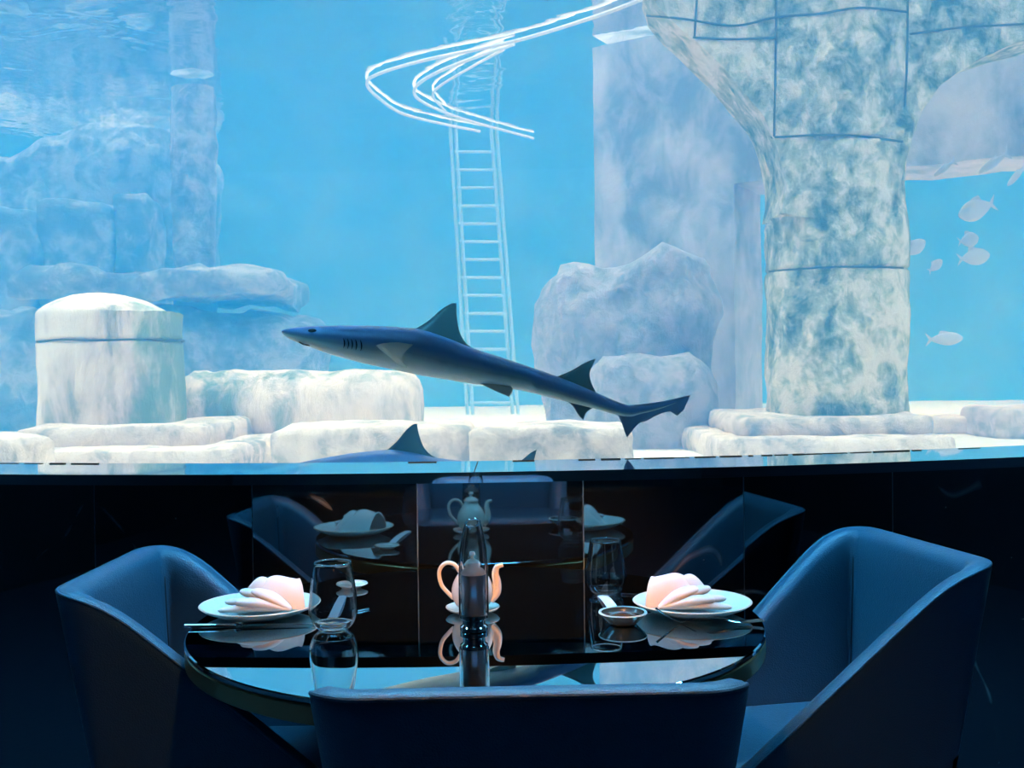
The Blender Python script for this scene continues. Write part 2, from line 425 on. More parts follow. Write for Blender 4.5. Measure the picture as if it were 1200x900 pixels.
def slab(name, px0, px1, py_top, d, depth, z0, parent=None, seed=1, mtl='slab', amp=.022, bev=.05):
    x0, x1 = xat(px0, py_top, d), xat(px1, py_top, d); zt = zat((px0 + px1) / 2, py_top, d)
    bm = gridbox((x0, d, z0), (x1, d + depth, zt), .06, bev)
    rough(bm, amp, 2.2, seed)
    return obj(name, bm, M[mtl], parent, angle=70)

# --- broken column stump, left
dS = 7.6
base = W(133, 500, dS); rS = 80.5 * dS / F
rS = 80.5 * (dS + rS) / F; cx, cy = xat(133, 500, dS + rS), dS + rS
st = thing('broken_column', 'short broken stone column with domed top standing on the left of the tank floor', 'column', (cx, cy, TANK_F))
def rel(o, root):
    o.matrix_parent_inverse = root.matrix_world.inverted() if False else Matrix.Translation(-Vector(root.location)); return o
zb, zt, zj = zat(133, 500, dS), zat(133, 364, dS), zat(133, 398, dS)
bm = bmesh.new(); n = 64; rings = []
def stump_ring(z, k):
    r_ = []
    for j in range(n):
        a = 2 * PI * j / n; flu = 1 + .006 * math.cos(a * 18)
        r_.append(Vector((cx + rS * k * flu * math.cos(a), cy + rS * k * flu * math.sin(a), z)))
    return r_
zs = [zb - .02] + [zb + (zj - zb) * i / 14 for i in range(1, 14)] + [zj - .018, zj - .008, zj + .008, zj + .018] + [zj + (zt - zj) * i / 5 for i in range(1, 6)]
for z in zs:
    kk = 1.0 + .012 * (1 - (z - zb) / (zt - zb)); 
    if abs(z - zj) < .01: kk -= .022
    rings.append(stump_ring(z, kk))
for q, (k, dz) in enumerate(((.97, .03), (.9, .06), (.75, .10), (.55, .135), (.3, .155), (.12, .16))):
    rg = stump_ring(zt + dz, k)
    for p in rg: p.z -= .10 * max(0, (p.x - cx) / rS) * (1 if dz > .02 else 0); p.z += .02 * mnoise.noise(p * 3)
    rings.append(rg)
loops(bm, rings, True, True); rough(bm, .018, 2.4, 3)
side_tint(M['side_tinted'], cx + rS * .46, .85, (.22, .42, .33))
rel(obj('shaft', bm, M['side_tinted'], st, angle=60), st)
bm = bmesh.new(); tube(bm, [p + Vector((0, 0, .004 * math.sin(q_ * .6))) for q_, p in enumerate(stump_ring(zj, 1.003)[:] + stump_ring(zj, 1.003)[:1])], .007, 6, False)
rel(obj('mortar_joint', bm, M['joint'], st), st)
for nm, a, b_, yt, dd, z0 in (('upper_plinth', 15, 240, 500, dS - .32, TANK_F + .12), ('lower_plinth', 8, 278, 527, dS - .62, TANK_F - .02)):
    o = slab(nm, a, b_, yt, dd, 2 * rS + (.64 if nm[0] == 'u' else 1.1), z0, st, len(nm)); rel(o, st)

# --- fallen column lying behind the stump
dF = 8.6
pL, pR = W(205, 470, dF), W(490, 470, dF); ztop = zat(350, 432, dF); rF = (ztop - TANK_F) / 2
bm = bmesh.new(); n = 48; rings = []
L_ = (pR - pL).length
prof = [(0, .80), (.01, .93), (.04, 1.0), (.15, 1.02), (.18, 1.0), (.2, .97), (.24, .97)] + [(t_, .98) for t_ in [.3 + .1 * i for i in range(int((L_ - .5) / .1))]] + [(L_ - .14, .97), (L_ - .07, .90), (L_ - .02, .74), (L_, .5)]
for t_, k in prof:
    rings.append([Vector((pL.x + t_, dF + rF + rF * k * math.cos(2 * PI * j / n), TANK_F + rF + rF * k * math.sin(2 * PI * j / n))) for j in range(n)])
loops(bm, rings); rough(bm, .028, 2.6, 9)
o = obj('fallen_column', bm, M['stump'], angle=70, origin=(pL.x + L_ / 2, dF + rF, TANK_F)); tag(o, 'fallen stone column lying on its side just right of the broken column', 'column')

# --- blocks on the sand
def block(px0, px1, yt, d, depth, label, seed, bev=.07):
    x = (xat(px0, yt, d) + xat(px1, yt, d)) / 2
    o = slab('stone_block', px0, px1, yt, d, depth, TANK_F - .03, None, seed, 'slab', .03, bev)
    return tag(o, label, 'stone block', 'low stone blocks on the sand')
block(316, 552, 500, 6.9, .8, 'long low stone block in front of the fallen column, behind the half hidden shark', 5)
block(550, 748, 500, 6.2, .6, 'low square-ended stone block under the tail of the swimming shark', 6)
block(-70, 9, 515, 6.1, .7, 'low stone block cut off by the left edge, beside the broken column', 7)
block(1172, 1300, 478, 9.5, .9, 'low pale stone block at the right edge of the tank floor', 8)
block(1085, 1160, 490, 10.2, .7, 'low pale stone mound just right of the arched pillar foot', 11)

# --- the big arched pillar
dP = 8.0
pb = W(981, 487, dP); rP = 79 * dP / F
rP = 77 * (dP + rP) / F; pcx, pcy = xat(979, 487, dP + rP), dP + rP
pl = thing('arched_pillar', 'tall mossy stone pillar spreading into arches at its top, right side of the tank', 'pillar', (pcx, pcy, TANK_F))
zb = zat(981, 487, dP); zcap = zat(981, 160, dP); ztp = 4.68
# shaft: rounded square section
def sq_ring(z, r, n=72, e=3.2):
    out = []
    for j in range(n):
        a = 2 * PI * j / n + PI / 4; c_, s_ = math.cos(a), math.sin(a)
        k = r / ((abs(c_) ** e + abs(s_) ** e) ** (1 / e)); out.append(Vector((pcx + k * c_, pcy + k * s_, z)))
    return out
bm = bmesh.new(); rings = []; joints = [zat(981, y, dP) for y in (160, 312)]
zl = sorted([zb - .02 + (ztp - zb + .02) * i / 70 for i in range(71)] + [j + d_ for j in joints for d_ in (-.02, -.008, .008, .02)])
for z in zl:
    k = 1.0
    if any(abs(z - j) < .01 for j in joints): k = .972
    rings.append(sq_ring(z, rP * k, 72, 2.6))
loops(bm, rings); rough(bm, .035, 2.3, 21, 5)
rel(obj('shaft', bm, M['pillar'], pl, angle=70), pl)
# arch wings: traced profile with a thickness
def wing(name, prof_px, thick, seed, y_off):
    bm = bmesh.new()
    pts = [W(x, y, dP + y_off) for x, y in prof_px]
    # dense outline
    dense = []
    for i in range(len(pts)):
        a, b_ = pts[i], pts[(i + 1) % len(pts)]; k = max(1, int((b_ - a).length / .09))
        dense += [a + (b_ - a) * (j / k) for j in range(k)]
    f0 = [bm.verts.new((p.x, dP + y_off, p.z)) for p in dense]
    face = bm.faces.new(f0)
    r_ = bmesh.ops.extrude_face_region(bm, geom=[face])
    vs = [g for g in r_['geom'] if isinstance(g, bmesh.types.BMVert)]
    bmesh.ops.translate(bm, verts=vs, vec=(0, thick, 0))
    side = [e for e in bm.edges if abs(e.verts[0].co.y - e.verts[1].co.y) > thick * .9]
    bmesh.ops.subdivide_edges(bm, edges=side, cuts=5, use_grid_fill=True)
    bmesh.ops.triangulate(bm, faces=[f for f in bm.faces if len(f.verts) > 4])
    for _ in range(2):
        le = [e for e in bm.edges if e.calc_length() > .16]
        if le: bmesh.ops.subdivide_edges(bm, edges=le, cuts=1); bmesh.ops.triangulate(bm, faces=[f for f in bm.faces if len(f.verts) > 4])
    rough(bm, .03, 2.0, seed, 5)
    return rel(obj(name, bm, M['pillar'], pl, angle=60), pl)
left_sil = [(899, 233), (895, 213), (888, 187), (877, 157), (857, 133), (833, 103), (800, 72), (776, 52), (758, 32), (751, 10), (752, -20), (760, -70)]
left_w = [(985, -120), (985, 260), (915, 250)] + [(600 + (x - 600) * 1.07, 430 + (y - 430) * 1.07) for x, y in left_sil]
right_w = [(975, -70), (975, 260), (1040, 250), (1056, 215), (1060, 190), (1067, 160), (1080, 130), (1100, 100), (1120, 84), (1147, 67), (1200, 46), (1260, 34), (1340, 26), (1340, -70)]
wing('left_arch', left_w, .58, 31, .05)
wing('right_arch', right_w, .60, 32, .05)
# joint lines between the dressed blocks
from mathutils.bvhtree import BVHTree
def pillar_trees():
    ts = []
    for o in pl.children:
        ts.append(BVHTree.FromPolygons([v.co for v in o.data.vertices], [tuple(p.vertices) for p in o.data.polygons]))
    return ts
TREES = pillar_trees()
def joint(pts, r_=.009):
    q = []
    for p in spline([Vector((x, y, 0)) for x, y in pts], 10):
        rr = ray(p.x, p.y).normalized(); best = None
        for t in TREES:
            h = t.ray_cast(Vector((0, 0, CAM_Z)), rr)
            if h[0] is not None and (best is None or h[3] < best[1]): best = (h[0], h[3])
        if best: q.append(best[0])
    if len(q) < 3: return
    bm = bmesh.new(); tube(bm, q, r_, 6)
    return rel(obj('mortar_joint', bm, M['joint'], pl), pl)
for pts in ([(910, -60), (909, 60), (907, 160)], [(1064, -60), (1063, 60), (1060, 125)],
            [(752, 18), (800, 22), (860, 30), (910, 20), (960, 16), (1010, 9), (1064, 14)], [(812, 44), (860, 46), (908, 44)], [(1066, 40), (1130, 32), (1200, 28), (1300, 20)],
            [(818, -30), (814, 44)], [(904, 161), (985, 158), (1058, 166)], [(902, 318), (985, 313), (1058, 314)]):
    joint(pts)
for nm, a, b_, yt, dd, z0 in (('upper_plinth', 868, 1096, 488, dP - .30, TANK_F + .14), ('lower_plinth', 843, 1122, 513, dP - .60, TANK_F - .02)):
    o = slab(nm, a, b_, yt, dd, 2 * rP + (.60 if nm[0] == 'u' else 1.1), z0, pl, 40 + len(nm)); rel(o, pl)

# --- gateway behind the pillar: pier on the left, lintel running right and nearer
bm = bmesh.new()
def gp(px, d): return xat(px, 300, d)
A = Vector((gp(697, 11.6), 11.6, 0)); B = Vector((gp(1330, 8.9), 8.9, 0)); U = (B - A).normalized(); NV = Vector((-U.y, U.x, 0))
LN = (B - A).length
def on_wall(px, py):
    r = ray(px, py); o_ = Vector((0, 0, CAM_Z)); t = (A - o_).dot(NV) / r.dot(NV); p = o_ + r * t
    return (p - A).dot(U), p.z
u_d, z_d = on_wall(860, 216)
def gbox(u0, u1, z0, z1, seed, th=.8):
    t = gridbox((u0, 0, z0), (u1, th, z1), .16); rough(t, .05, 1.6, seed, 5)
    for v in t.verts:
        p = A + U * v.co.x + NV * v.co.y; v.co = Vector((p.x, p.y, v.co.z))
    add(bm, t)
gbox(0, u_d, TANK_F - .1, 4.66, 51); gbox(u_d - .06, LN, z_d, 4.66, 52, .85)
o = obj('stone_gateway', bm, M['gate'], angle=60, origin=(A.x + .8, A.y + .4, TANK_F)); tag(o, 'pale stone gateway wall with a wide dark opening behind the arched pillar', 'stone wall')

def boulder(name, px0, px1, yt, d, depth, seed, label, cat='rock', mtl='rock', amp=.22, freq=1.0, z0=None, bev=.4, step=.13, group=None):
    x0, x1 = xat(px0, yt, d), xat(px1, yt, d); zt = zat((px0 + px1) / 2, yt, d)
    z0 = TANK_F - .15 if z0 is None else z0
    bm = gridbox((x0, d, z0), (x1, d + depth, zt), step, min(bev, (zt - z0) * .45, depth * .45))
    rough(bm, amp, freq, seed, 5)
    o = obj(name, bm, M[mtl], angle=80, origin=((x0 + x1) / 2, d + depth / 2, max(z0, TANK_F)))
    return tag(o, label, cat, group)
boulder('boulder', 640, 850, 300, 9.7, .9, 61, 'tall pale rounded boulder at the foot of the stone gateway pier', amp=.24, freq=1.5, bev=.6, mtl='boulder')
boulder('boulder', 690, 836, 415, 9.0, .6, 62, 'low pale boulder in front of the gateway pier, left of the arched pillar', amp=.16, freq=1.7, bev=.35, mtl='boulder')
shelf = boulder('rock_shelf', 5, 325, 312, 11.8, 2.2, 63, 'wide flat-topped rock shelf behind and above the broken column', amp=.16, freq=1.3, bev=.25, z0=zat(100, 345, 11.8))
mass = boulder('rock_mass', -60, 360, 360, 12.4, 2.0, 64, 'dark rock mass carrying the wide rock shelf at left', amp=.25, freq=.8)
steps = []
cliff = boulder('rock_cliff', -80, 205, 150, 14.8, 2.4, 65, 'stepped rock cliff rising at the far left under the water surface', amp=.35, freq=.7, bev=.5)
steps.append(boulder('rock_step', 36, 124, 233, 13.9, 1.2, 66, '', amp=.10, freq=1.6, bev=.12, z0=2.0))
steps.append(boulder('rock_step', -30, 38, 240, 13.8, 1.2, 67, '', amp=.10, freq=1.6, bev=.12, z0=2.0))
steps.append(boulder('rock_step', 130, 168, 220, 14.0, 1.0, 68, '', amp=.12, freq=1.6, bev=.12, z0=2.0))

def attach(o, root):
    o.parent = root; o.matrix_parent_inverse = Matrix.Translation(-Vector(root.location))
    for k_ in ('label', 'category', 'group'):
        if k_ in o: del o[k_]
for o in steps: attach(o, cliff)
attach(shelf, mass); mass['label'] = 'dark rock mass carrying a wide flat-topped shelf behind and above the broken column'
# far slim column
dC = 13.0; p = W(229, 300, dC); rC = 25 * dC / F
bm = bmesh.new(); rings = []
for i in range(44):
    z = TANK_F - .05 + (4.69 - TANK_F) * i / 43
    rings.append([Vector((p.x + rC * math.cos(2 * PI * j / 28), dC + rC * math.sin(2 * PI * j / 28), z)) for j in range(28)])
loops(bm, rings); rough(bm, .05, 2.0, 71)
o = obj('stone_column', bm, M['rock'], angle=70, origin=(p.x, dC, TANK_F)); tag(o, 'slim pale column rising to the water surface at the far left of the tank', 'column')
# ------------------------------------------------------------------ ladder
dL = 15.8
lt, lb = (W(531, 155, dL), W(551, 492, dL)), (W(579, 155, dL), W(604, 492, dL))
ld = thing('ladder', 'pale metal ladder standing at the back of the tank, under the floating hoses', 'ladder', ((lt[1].x + lb[1].x) / 2, dL, TANK_F))
def ladder_pts(a, b_): return [a, b_]
for a, b_ in (lt, lb):
    b2 = Vector((b_.x, dL, TANK_F))
    for off in (-.04, .04):
        bm = bmesh.new(); tube(bm, [a + Vector((off, 0, .25)), a + Vector((off, 0, 0)), b2 + Vector((off, 0, 0))], .026, 8)
        rel(obj('rail', bm, M['alu'], ld), ld)
for i in range(16):
    y = 178 + i * 21
    f = (y - 155) / (492 - 155)
    a = lt[0].lerp(lt[1], f); b_ = lb[0].lerp(lb[1], f)
    if a.z < TANK_F + .05: break
    bm = bmesh.new(); tube(bm, [a, b_], .022, 8); rel(obj('rung', bm, M['alu'], ld), ld)

# ------------------------------------------------------------------ floating hoses
zr = SURF_Z - .05
def hose(pts, label, r=.021):
    q = spline([WZ(x, y, zr) for x, y in pts], 8)
    bm = bmesh.new(); tube(bm, q, r, 8); c = q[len(q) // 2]
    return tag(obj('floating_hose', bm, M['rope'], origin=c), label, 'hose', 'hoses floating at the water surface')
hose([(775, -12), (750, 0), (690, 22), (600, 49), (500, 70), (445, 86), (430, 98), (445, 116), (480, 136), (562, 154)], 'longest pale hose, its outer bend reaching farthest left above the ladder')
hose([(602, 52), (560, 66), (510, 86), (486, 104), (496, 120), (545, 140), (625, 162)], 'pale hose in the middle of the three bends, ending right of the ladder top')
hose([(590, 58), (550, 80), (514, 102), (508, 114), (522, 130)], 'shortest pale line forming the innermost of the three bends', .016)  # thinner third tube along the innermost bend

# ------------------------------------------------------------------ sharks
dK = 3.3; KS = dK / F; K0 = (532, 420)
def KL(px, py, y=0.0):
    return Vector(((px - K0[0]) * KS, y, -(py - K0[1]) * KS))
PROF = [(331, 385.5, 387.5), (334, 383.6, 391), (341, 382.3, 395.5), (354, 381, 401), (370, 380.2, 407), (386, 380, 413), (406, 380, 419), (426, 380.3, 424.5), (457, 381.8, 431.5), (493, 385.5, 439.5), (525, 396, 445),
        (556, 409, 450.5), (588, 419.5, 454.5), (615, 429, 459.5), (642, 438.5, 466.5), (669, 449, 474), (696, 461, 481), (718, 471, 487.5), (736, 477.5, 491), (750, 478.5, 488), (765, 477.5, 484.5), (780, 475, 480), (792, 472.5, 475.5)]
def fin(bm, lead, trail, thick, nrm, n=10, m_=6):
    """a tapering lens-section fin between a leading and a trailing edge that meet at the tip"""
    nrm = Vector(nrm).normalized()
    def samp(pts):
        s = spline(pts, 8); d = [0]
        for i in range(1, len(s)): d.append(d[-1] + (s[i] - s[i - 1]).length)
        out = []
        for k in range(n + 1):
            t = d[-1] * k / n; i = 0
            while i < len(d) - 2 and d[i + 1] < t: i += 1
            u = (t - d[i]) / max(d[i + 1] - d[i], 1e-9); out.append(s[i].lerp(s[i + 1], min(u, 1)))
        return out
    a, b_ = samp(lead), samp(trail); rings = []
    for i in range(n + 1):
        th = thick * (1 - .8 * i / n); up = []; dn = []
        for j in range(m_ + 1):
            u = j / m_; p = a[i].lerp(b_[i], u); w = th * 2.2 * (u ** .5) * (1 - u) + 1e-4
            up.append(p + nrm * w); dn.append(p - nrm * w)
        rings.append(up + dn[::-1])
    loops(bm, rings)
def set_tone(o, fn):
    at_ = o.data.attributes.new('tone', 'FLOAT', 'POINT')
    for i, v in enumerate(o.data.vertices): at_.data[i].value = fn(v.co)
def make_shark(label):
    root = thing('shark', label, 'shark', W(*K0, dK))
    bm = bmesh.new(); n = 28; rings = []
    tops = spline([KL(x, t) for x, t, b_ in PROF], 4); bots = spline([KL(x, b_) for x, t, b_ in PROF], 4)
    N_ = len(tops)
    for i, (t, b_) in enumerate(zip(tops, bots)):
        c = (t + b_) / 2; h = (t - b_).length / 2; up = (t - b_).normalized(); f = i / N_
        wid = h * (1.15 if f < .2 else 1.15 - .5 * (f - .2) / .8)
        ring = []
        for j in range(n):
            a = 2 * PI * j / n; s_, c_ = math.sin(a), math.cos(a)
            flat = .92 if (c_ < 0 and f < .6) else 1.0
            ring.append(c + up * (h * c_) + Vector((0, wid * flat * (abs(s_) ** .9) * (1 if s_ > 0 else -1), 0)))
        rings.append(ring)
    vs = loops(bm, rings)
    body = obj('body', bm, M['shark'], root, angle=80)
    at_ = body.data.attributes.new('tone', 'FLOAT', 'POINT')
    for i in range(len(body.data.vertices)):
        j = i % n; c_ = math.cos(2 * PI * j / n); at_.data[i].value = max(0, min(1, .40 + .50 * c_ + (.15 if i // n > N_ * .6 else 0)))
    def part(nm, lead, trail, th, nrm=(0, 1, 0), mt='fin', **kw):
        bm = bmesh.new(); fin(bm, lead, trail, th, nrm, **kw); return obj(nm, bm, M[mt], root, angle=80)
    u = lambda a, b_, y=0.0: KL(300 + .45 * a, 320 + .45 * b_, y)
    part('dorsal_fin', [u(405, 150), u(450, 124), u(485, 94), u(518, 76), u(524, 79)], [u(572, 202), u(545, 180), u(530, 150), u(524, 110), u(524, 79)], .008)
    part('rear_dorsal_fin', [u(780, 274), u(820, 258), u(860, 236), u(884, 228)], [u(886, 318), u(872, 290), u(868, 265), u(876, 245), u(884, 228)], .006)
    part('anal_fin', [u(805, 333), u(825, 352), u(838, 374), u(850, 386)], [u(892, 352), u(872, 358), u(858, 368), u(850, 386)], .005)
    part('tail_fin', [u(945, 350), u(985, 349), u(1060, 340), u(1130, 325)], [u(950, 386), u(1000, 396), u(1040, 378), u(1074, 366), u(1102, 378), u(1130, 325)], .006, mt='tail_skin')
    part('tail_lobe', [u(938, 368), u(950, 395), u(958, 420), u(965, 433)], [u(1010, 388), u(990, 402), u(975, 420), u(965, 433)], .005, mt='tail_skin')
    q = lambda a, b_, y: KL(320 + a / 6, 340 + b_ / 6, y)
    bm = bmesh.new(); tube(bm, [KL(352, 398.5, -.02), KL(357, 401.5, -.021), KL(364, 403, -.019), KL(364, 403, .019), KL(357, 401.5, .021), KL(352, 398.5, .02)], .0022, 6); obj('mouth', bm, M['eye'], root)
    for s_ in (-1, 1):
        part('pectoral_fin', [q(640, 425, -.045 * s_ if s_ < 0 else .045), q(760, 380, .075 * s_), q(900, 368, .11 * s_), q(1012, 388, .135 * s_)],
             [q(880, 520, .04 * s_), q(965, 542, .075 * s_), q(928, 490, .10 * s_), q(952, 440, .12 * s_), q(1012, 388, .135 * s_)], .006, (0, -.5, 1), 'pale_fin')
        part('pelvic_fin', [u(580, 286, .02 * s_), u(615, 304, .035 * s_), u(658, 323, .05 * s_)], [u(655, 292, .012 * s_), u(668, 304, .03 * s_), u(658, 323, .05 * s_)], .004, (0, -.6, 1), 'pale_fin')
        # eye and gill slits on each flank
        i = min(range(N_), key=lambda k: abs(tops[k].x - KL(369, 0).x)); h = (tops[i] - bots[i]).length / 2
        bm = bmesh.new(); bmesh.ops.create_icosphere(bm, subdivisions=2, radius=.008)
        for v in bm.verts: v.co = Vector((v.co.x * 1.7, v.co.y * .6, v.co.z * .7)) + Vector((KL(369, 0).x, s_ * h * 1.02, KL(0, 386).z))
        obj('eye', bm, M['eye'], root)
        for g_ in range(5):
            gx = 405 + g_ * 5.2; i = min(range(N_), key=lambda k: abs(tops[k].x - KL(gx, 0).x)); c = (tops[i] + bots[i]) / 2; h = (tops[i] - bots[i]).length / 2
            bm = bmesh.new(); pts = []
            for k in range(7):
                a = R(78 + k * 5.5); pts.append(c + Vector((.004 * math.sin(k / 6 * PI), s_ * h * 1.12 * math.sin(a) ** .9, h * math.cos(a))))
            tube(bm, pts, lambda t: .0016 * (.4 + math.sin(t * PI)), 6); obj('gill_slit', bm, M['eye'], root)
    return root
shark = make_shark('whole grey-blue shark swimming left in open water above the ledge')
s2 = dup(shark, 'shark mostly hidden below the ledge, only back, dorsal fin and rear fin tip showing')
s2.location = W(495, 549, 4.02); s2.rotation_euler = (0, R(-9.6), 0)

# ------------------------------------------------------------------ small fish
def make_fish(label, loc, length, roll, yaw, tall=.42, group='fish on the right'):
    root = thing('fish', label, 'fish', loc, 0, group)
    bm = bmesh.new(); rings = []; n = 14
    for i in range(15):
        t = i / 14; h = .5 * tall * (math.sin(PI * min(1, t * .98 + .02)) ** .75) * (1 - .35 * t) + .012
        rings.append([Vector(((t - .5) * .82, .42 * h * math.sin(2 * PI * j / n), h * math.cos(2 * PI * j / n))) for j in range(n)])
    loops(bm, rings); obj('body', bm, M['fish'], root)
    bm = bmesh.new(); fin(bm, [Vector((.36, 0, .03)), Vector((.44, 0, .10)), Vector((.54, 0, .17))], [Vector((.38, 0, 0)), Vector((.45, 0, .01)), Vector((.54, 0, .17))], .01, (0, 1, 0))
    fin(bm, [Vector((.36, 0, -.03)), Vector((.44, 0, -.10)), Vector((.54, 0, -.17))], [Vector((.38, 0, 0)), Vector((.45, 0, -.01)), Vector((.54, 0, -.17))], .01, (0, 1, 0))
    obj('tail_fin', bm, M['fish'], root)
    bm = bmesh.new(); fin(bm, [Vector((-.12, 0, .38 * tall)), Vector((0, 0, .52 * tall)), Vector((.16, 0, .55 * tall))], [Vector((.26, 0, .14 * tall)), Vector((.20, 0, .30 * tall)), Vector((.16, 0, .55 * tall))], .01, (0, 1, 0))
    obj('dorsal_fin', bm, M['fish'], root)
    root.scale = (length,) * 3; root.rotation_euler = (0, roll, yaw)
    return root
for (px, py, d, ln_, roll, yaw, tl, lb_) in (
        (1143, 246, 9.0, .44, -18, 20, .45, 'largest pale fish, tail towards the right edge, topmost of the deep-bodied fish'),
        (1136, 281, 9.2, .24, 10, 200, .62, 'small deep-bodied fish directly above another, right of the pillar'),
        (1143, 301, 9.0, .32, 8, 190, .50, 'deep-bodied pale fish just below the smaller one, right of the pillar'),
        (1073, 290, 8.9, .27, 30, 200, .50, 'pale fish tilted nose down, close beside the pillar edge'),
        (1097, 311, 9.6, .20, 35, 200, .5, 'faint small fish just below the one nearest the pillar'),
        (1109, 397, 8.6, .33, 2, 185, .36, 'lowest bright oval fish, near the sand right of the pillar'),
        (1106, 198, 8.8, .28, -32, 20, .20, 'slender streak of a fish nearest the pillar below the lintel'),
        (1163, 192, 8.9, .40, -30, 20, .20, 'slender streak of a fish in the middle of the three below the lintel'),
        (1191, 206, 8.7, .30, -42, 20, .20, 'slender streak of a fish at the right edge below the lintel')):
    make_fish(lb_, W(px, py, d), ln_, R(roll), R(yaw), tl)

# ------------------------------------------------------------------ dining table
TZ = .75; TR = .55
tc = WZ(556, 745, TZ); tc = Vector((-.073, 2.094, 0))
tb = thing('dining_table', 'round black mirror-topped dining table with brass rim against the marble wall', 'table', tc)
bm = bmesh.new(); lathe(bm, [(0, TZ - .010), (TR - .004, TZ - .010), (TR - .0015, TZ - .008), (TR - .0015, TZ - .002), (TR - .004, TZ), (0, TZ)], n=128)
obj('tabletop', bm, M['mirror'], tb, angle=30)
bm = bmesh.new(); lathe(bm, [(TR - .03, TZ - .042), (TR - .004, TZ - .042), (TR - .002, TZ - .040), (TR - .002, TZ - .0135), (TR - .004, TZ - .0115), (TR - .03, TZ - .0115)], n=128, close=True, cap=False)
obj('rim', bm, M['brass'], tb, angle=30)
bm = bmesh.new(); lathe(bm, [(0, TZ - .04), (TR - .03, TZ - .04), (TR - .03, TZ - .0112), (0, TZ - .0112)], n=96); obj('underframe', bm, M['black_metal'], tb, angle=30)
bm = bmesh.new(); lathe(bm, [(.12, TZ - .04), (.05, TZ - .07), (.045, .08), (.06, .04)], n=40); obj('pedestal', bm, M['black_metal'], tb)
bm = bmesh.new(); lathe(bm, [(0, 0), (.28, 0), (.28, .012), (.06, .04), (0, .04)], n=64); obj('base', bm, M['black_metal'], tb)

# ------------------------------------------------------------------ tub chairs
BACK_Z = .845
def make_chair(label):
    root = thing('tub_chair', label, 'chair', group='leather tub chairs around the table')
    hw, yb, yf, rc = .285, -.30, .27, .085; th = .052
    path = []                                             # (x, y, nx, ny, arm parameter)
    na = 22
    for i in range(na + 1):
        y = yf + (yb + rc - yf) * i / na; path.append((-hw, y, -1, 0, (y - (yb + rc))))
    for i in range(1, 10):
        a = PI + (PI / 2) * i / 10; path.append((-hw + rc + rc * math.cos(a), yb + rc + rc * math.sin(a), math.cos(a), math.sin(a), -rc * (a - PI)))
    for i in range(13):
        x = -hw + rc + (2 * (hw - rc)) * i / 12; path.append((x, yb, 0, -1, -.15 - min(x + hw - rc, hw - rc - x)))
    for p_ in path[:na + 10][::-1]: path.append((-p_[0], p_[1], -p_[2], p_[3], p_[4]))
    def ztop(s):                                          # the arms fall away from the high back in a straight slope
        w_ = .032
        return BACK_Z - .92 * w_ * math.log1p(math.exp((s - .012) / w_))
    rings = []; pipe = []
    for (x, y, nx, ny, s) in path:
        zt = max(ztop(s), .40); nv = Vector((nx, ny, 0)); p0 = Vector((x, y, 0))
        ring = []
        def sec(off, z): ring.append(p0 - nv * (off + .165 * (BACK_Z - z)) + Vector((0, 0, z)))
        for z in (.06, .06 + (zt - .06) * .5, zt - .03, zt - .012): sec(0, z)
        sec(.003, zt - .004); sec(.010, zt); sec(th * .5, zt + .002); sec(th - .014, zt - .003); sec(th - .004, zt - .012); sec(th, zt - .028)
        zi = .34; 
        p_ = [zt - .08 if zt - .08 > zi + .02 else zi + .02, zi]
        for z in p_: ring.append(p0 - nv * (th + .165 * (BACK_Z - zt) + .07 * (zt - z)) + Vector((0, 0, z)))
        sec(th * .6, .06)
        rings.append(ring); pipe.append(p0 - nv * (.003 + .165 * (BACK_Z - zt + .006)) + Vector((0, 0, zt - .005)))
    bm = bmesh.new(); loops(bm, rings); obj('shell', bm, M['leather'], root, angle=50)
    bm = bmesh.new(); tube(bm, pipe, .0035, 8); obj('piping', bm, M['leather'], root)
    # inner seams where the back meets the arms
    for s_ in (-1, 1):
        k = na + 6; x, y, nx, ny, s = path[k]; pts = []
        for i in range(1, 14):
            z = BACK_Z + .001 - (BACK_Z - .40) * i / 13
            off = th + .07 * (BACK_Z - z) - .001 if i else th * .3
            q_ = Vector((x, y, 0)) - Vector((nx, ny, 0)) * off; pts.append(Vector((q_.x * (1 if s_ < 0 else -1), q_.y, z)))
        bm = bmesh.new(); tube(bm, pts, .0022, 6); obj('seam', bm, M['seam'], root)
    bm = bmesh.new(); box(bm, (-.185, -.19, .36), (.185, .25, .455), .03, 4); obj('seat_cushion', bm, M['leather'], root, angle=60)
    bm = bmesh.new(); box(bm, (-.17, -.17, 0), (.17, .16, .36), .01, 2); obj('base', bm, M['black_metal'], root)
    return root
def put(ch, back_mid, facing_deg):
    """back_mid: middle of the chair back on the plan; facing: direction of the sitter, degrees from +x"""
    f = R(facing_deg); d = Vector((math.cos(f), math.sin(f), 0))
    ch.location = Vector((back_mid[0], back_mid[1], 0)) + d * .30; ch.rotation_euler = (0, 0, f - PI / 2)
c1 = make_chair('dark leather tub chair at the left side of the table, facing right'); put(c1, (-.850, 2.20), 0)
c2 = dup(c1, 'dark leather tub chair at the right side of the table, facing left'); put(c2, (.915, 2.37), 191)
c3 = dup(c1, 'nearest dark leather tub chair, seen from behind at the near side of the table'); put(c3, (.020, 1.295), 91.5)

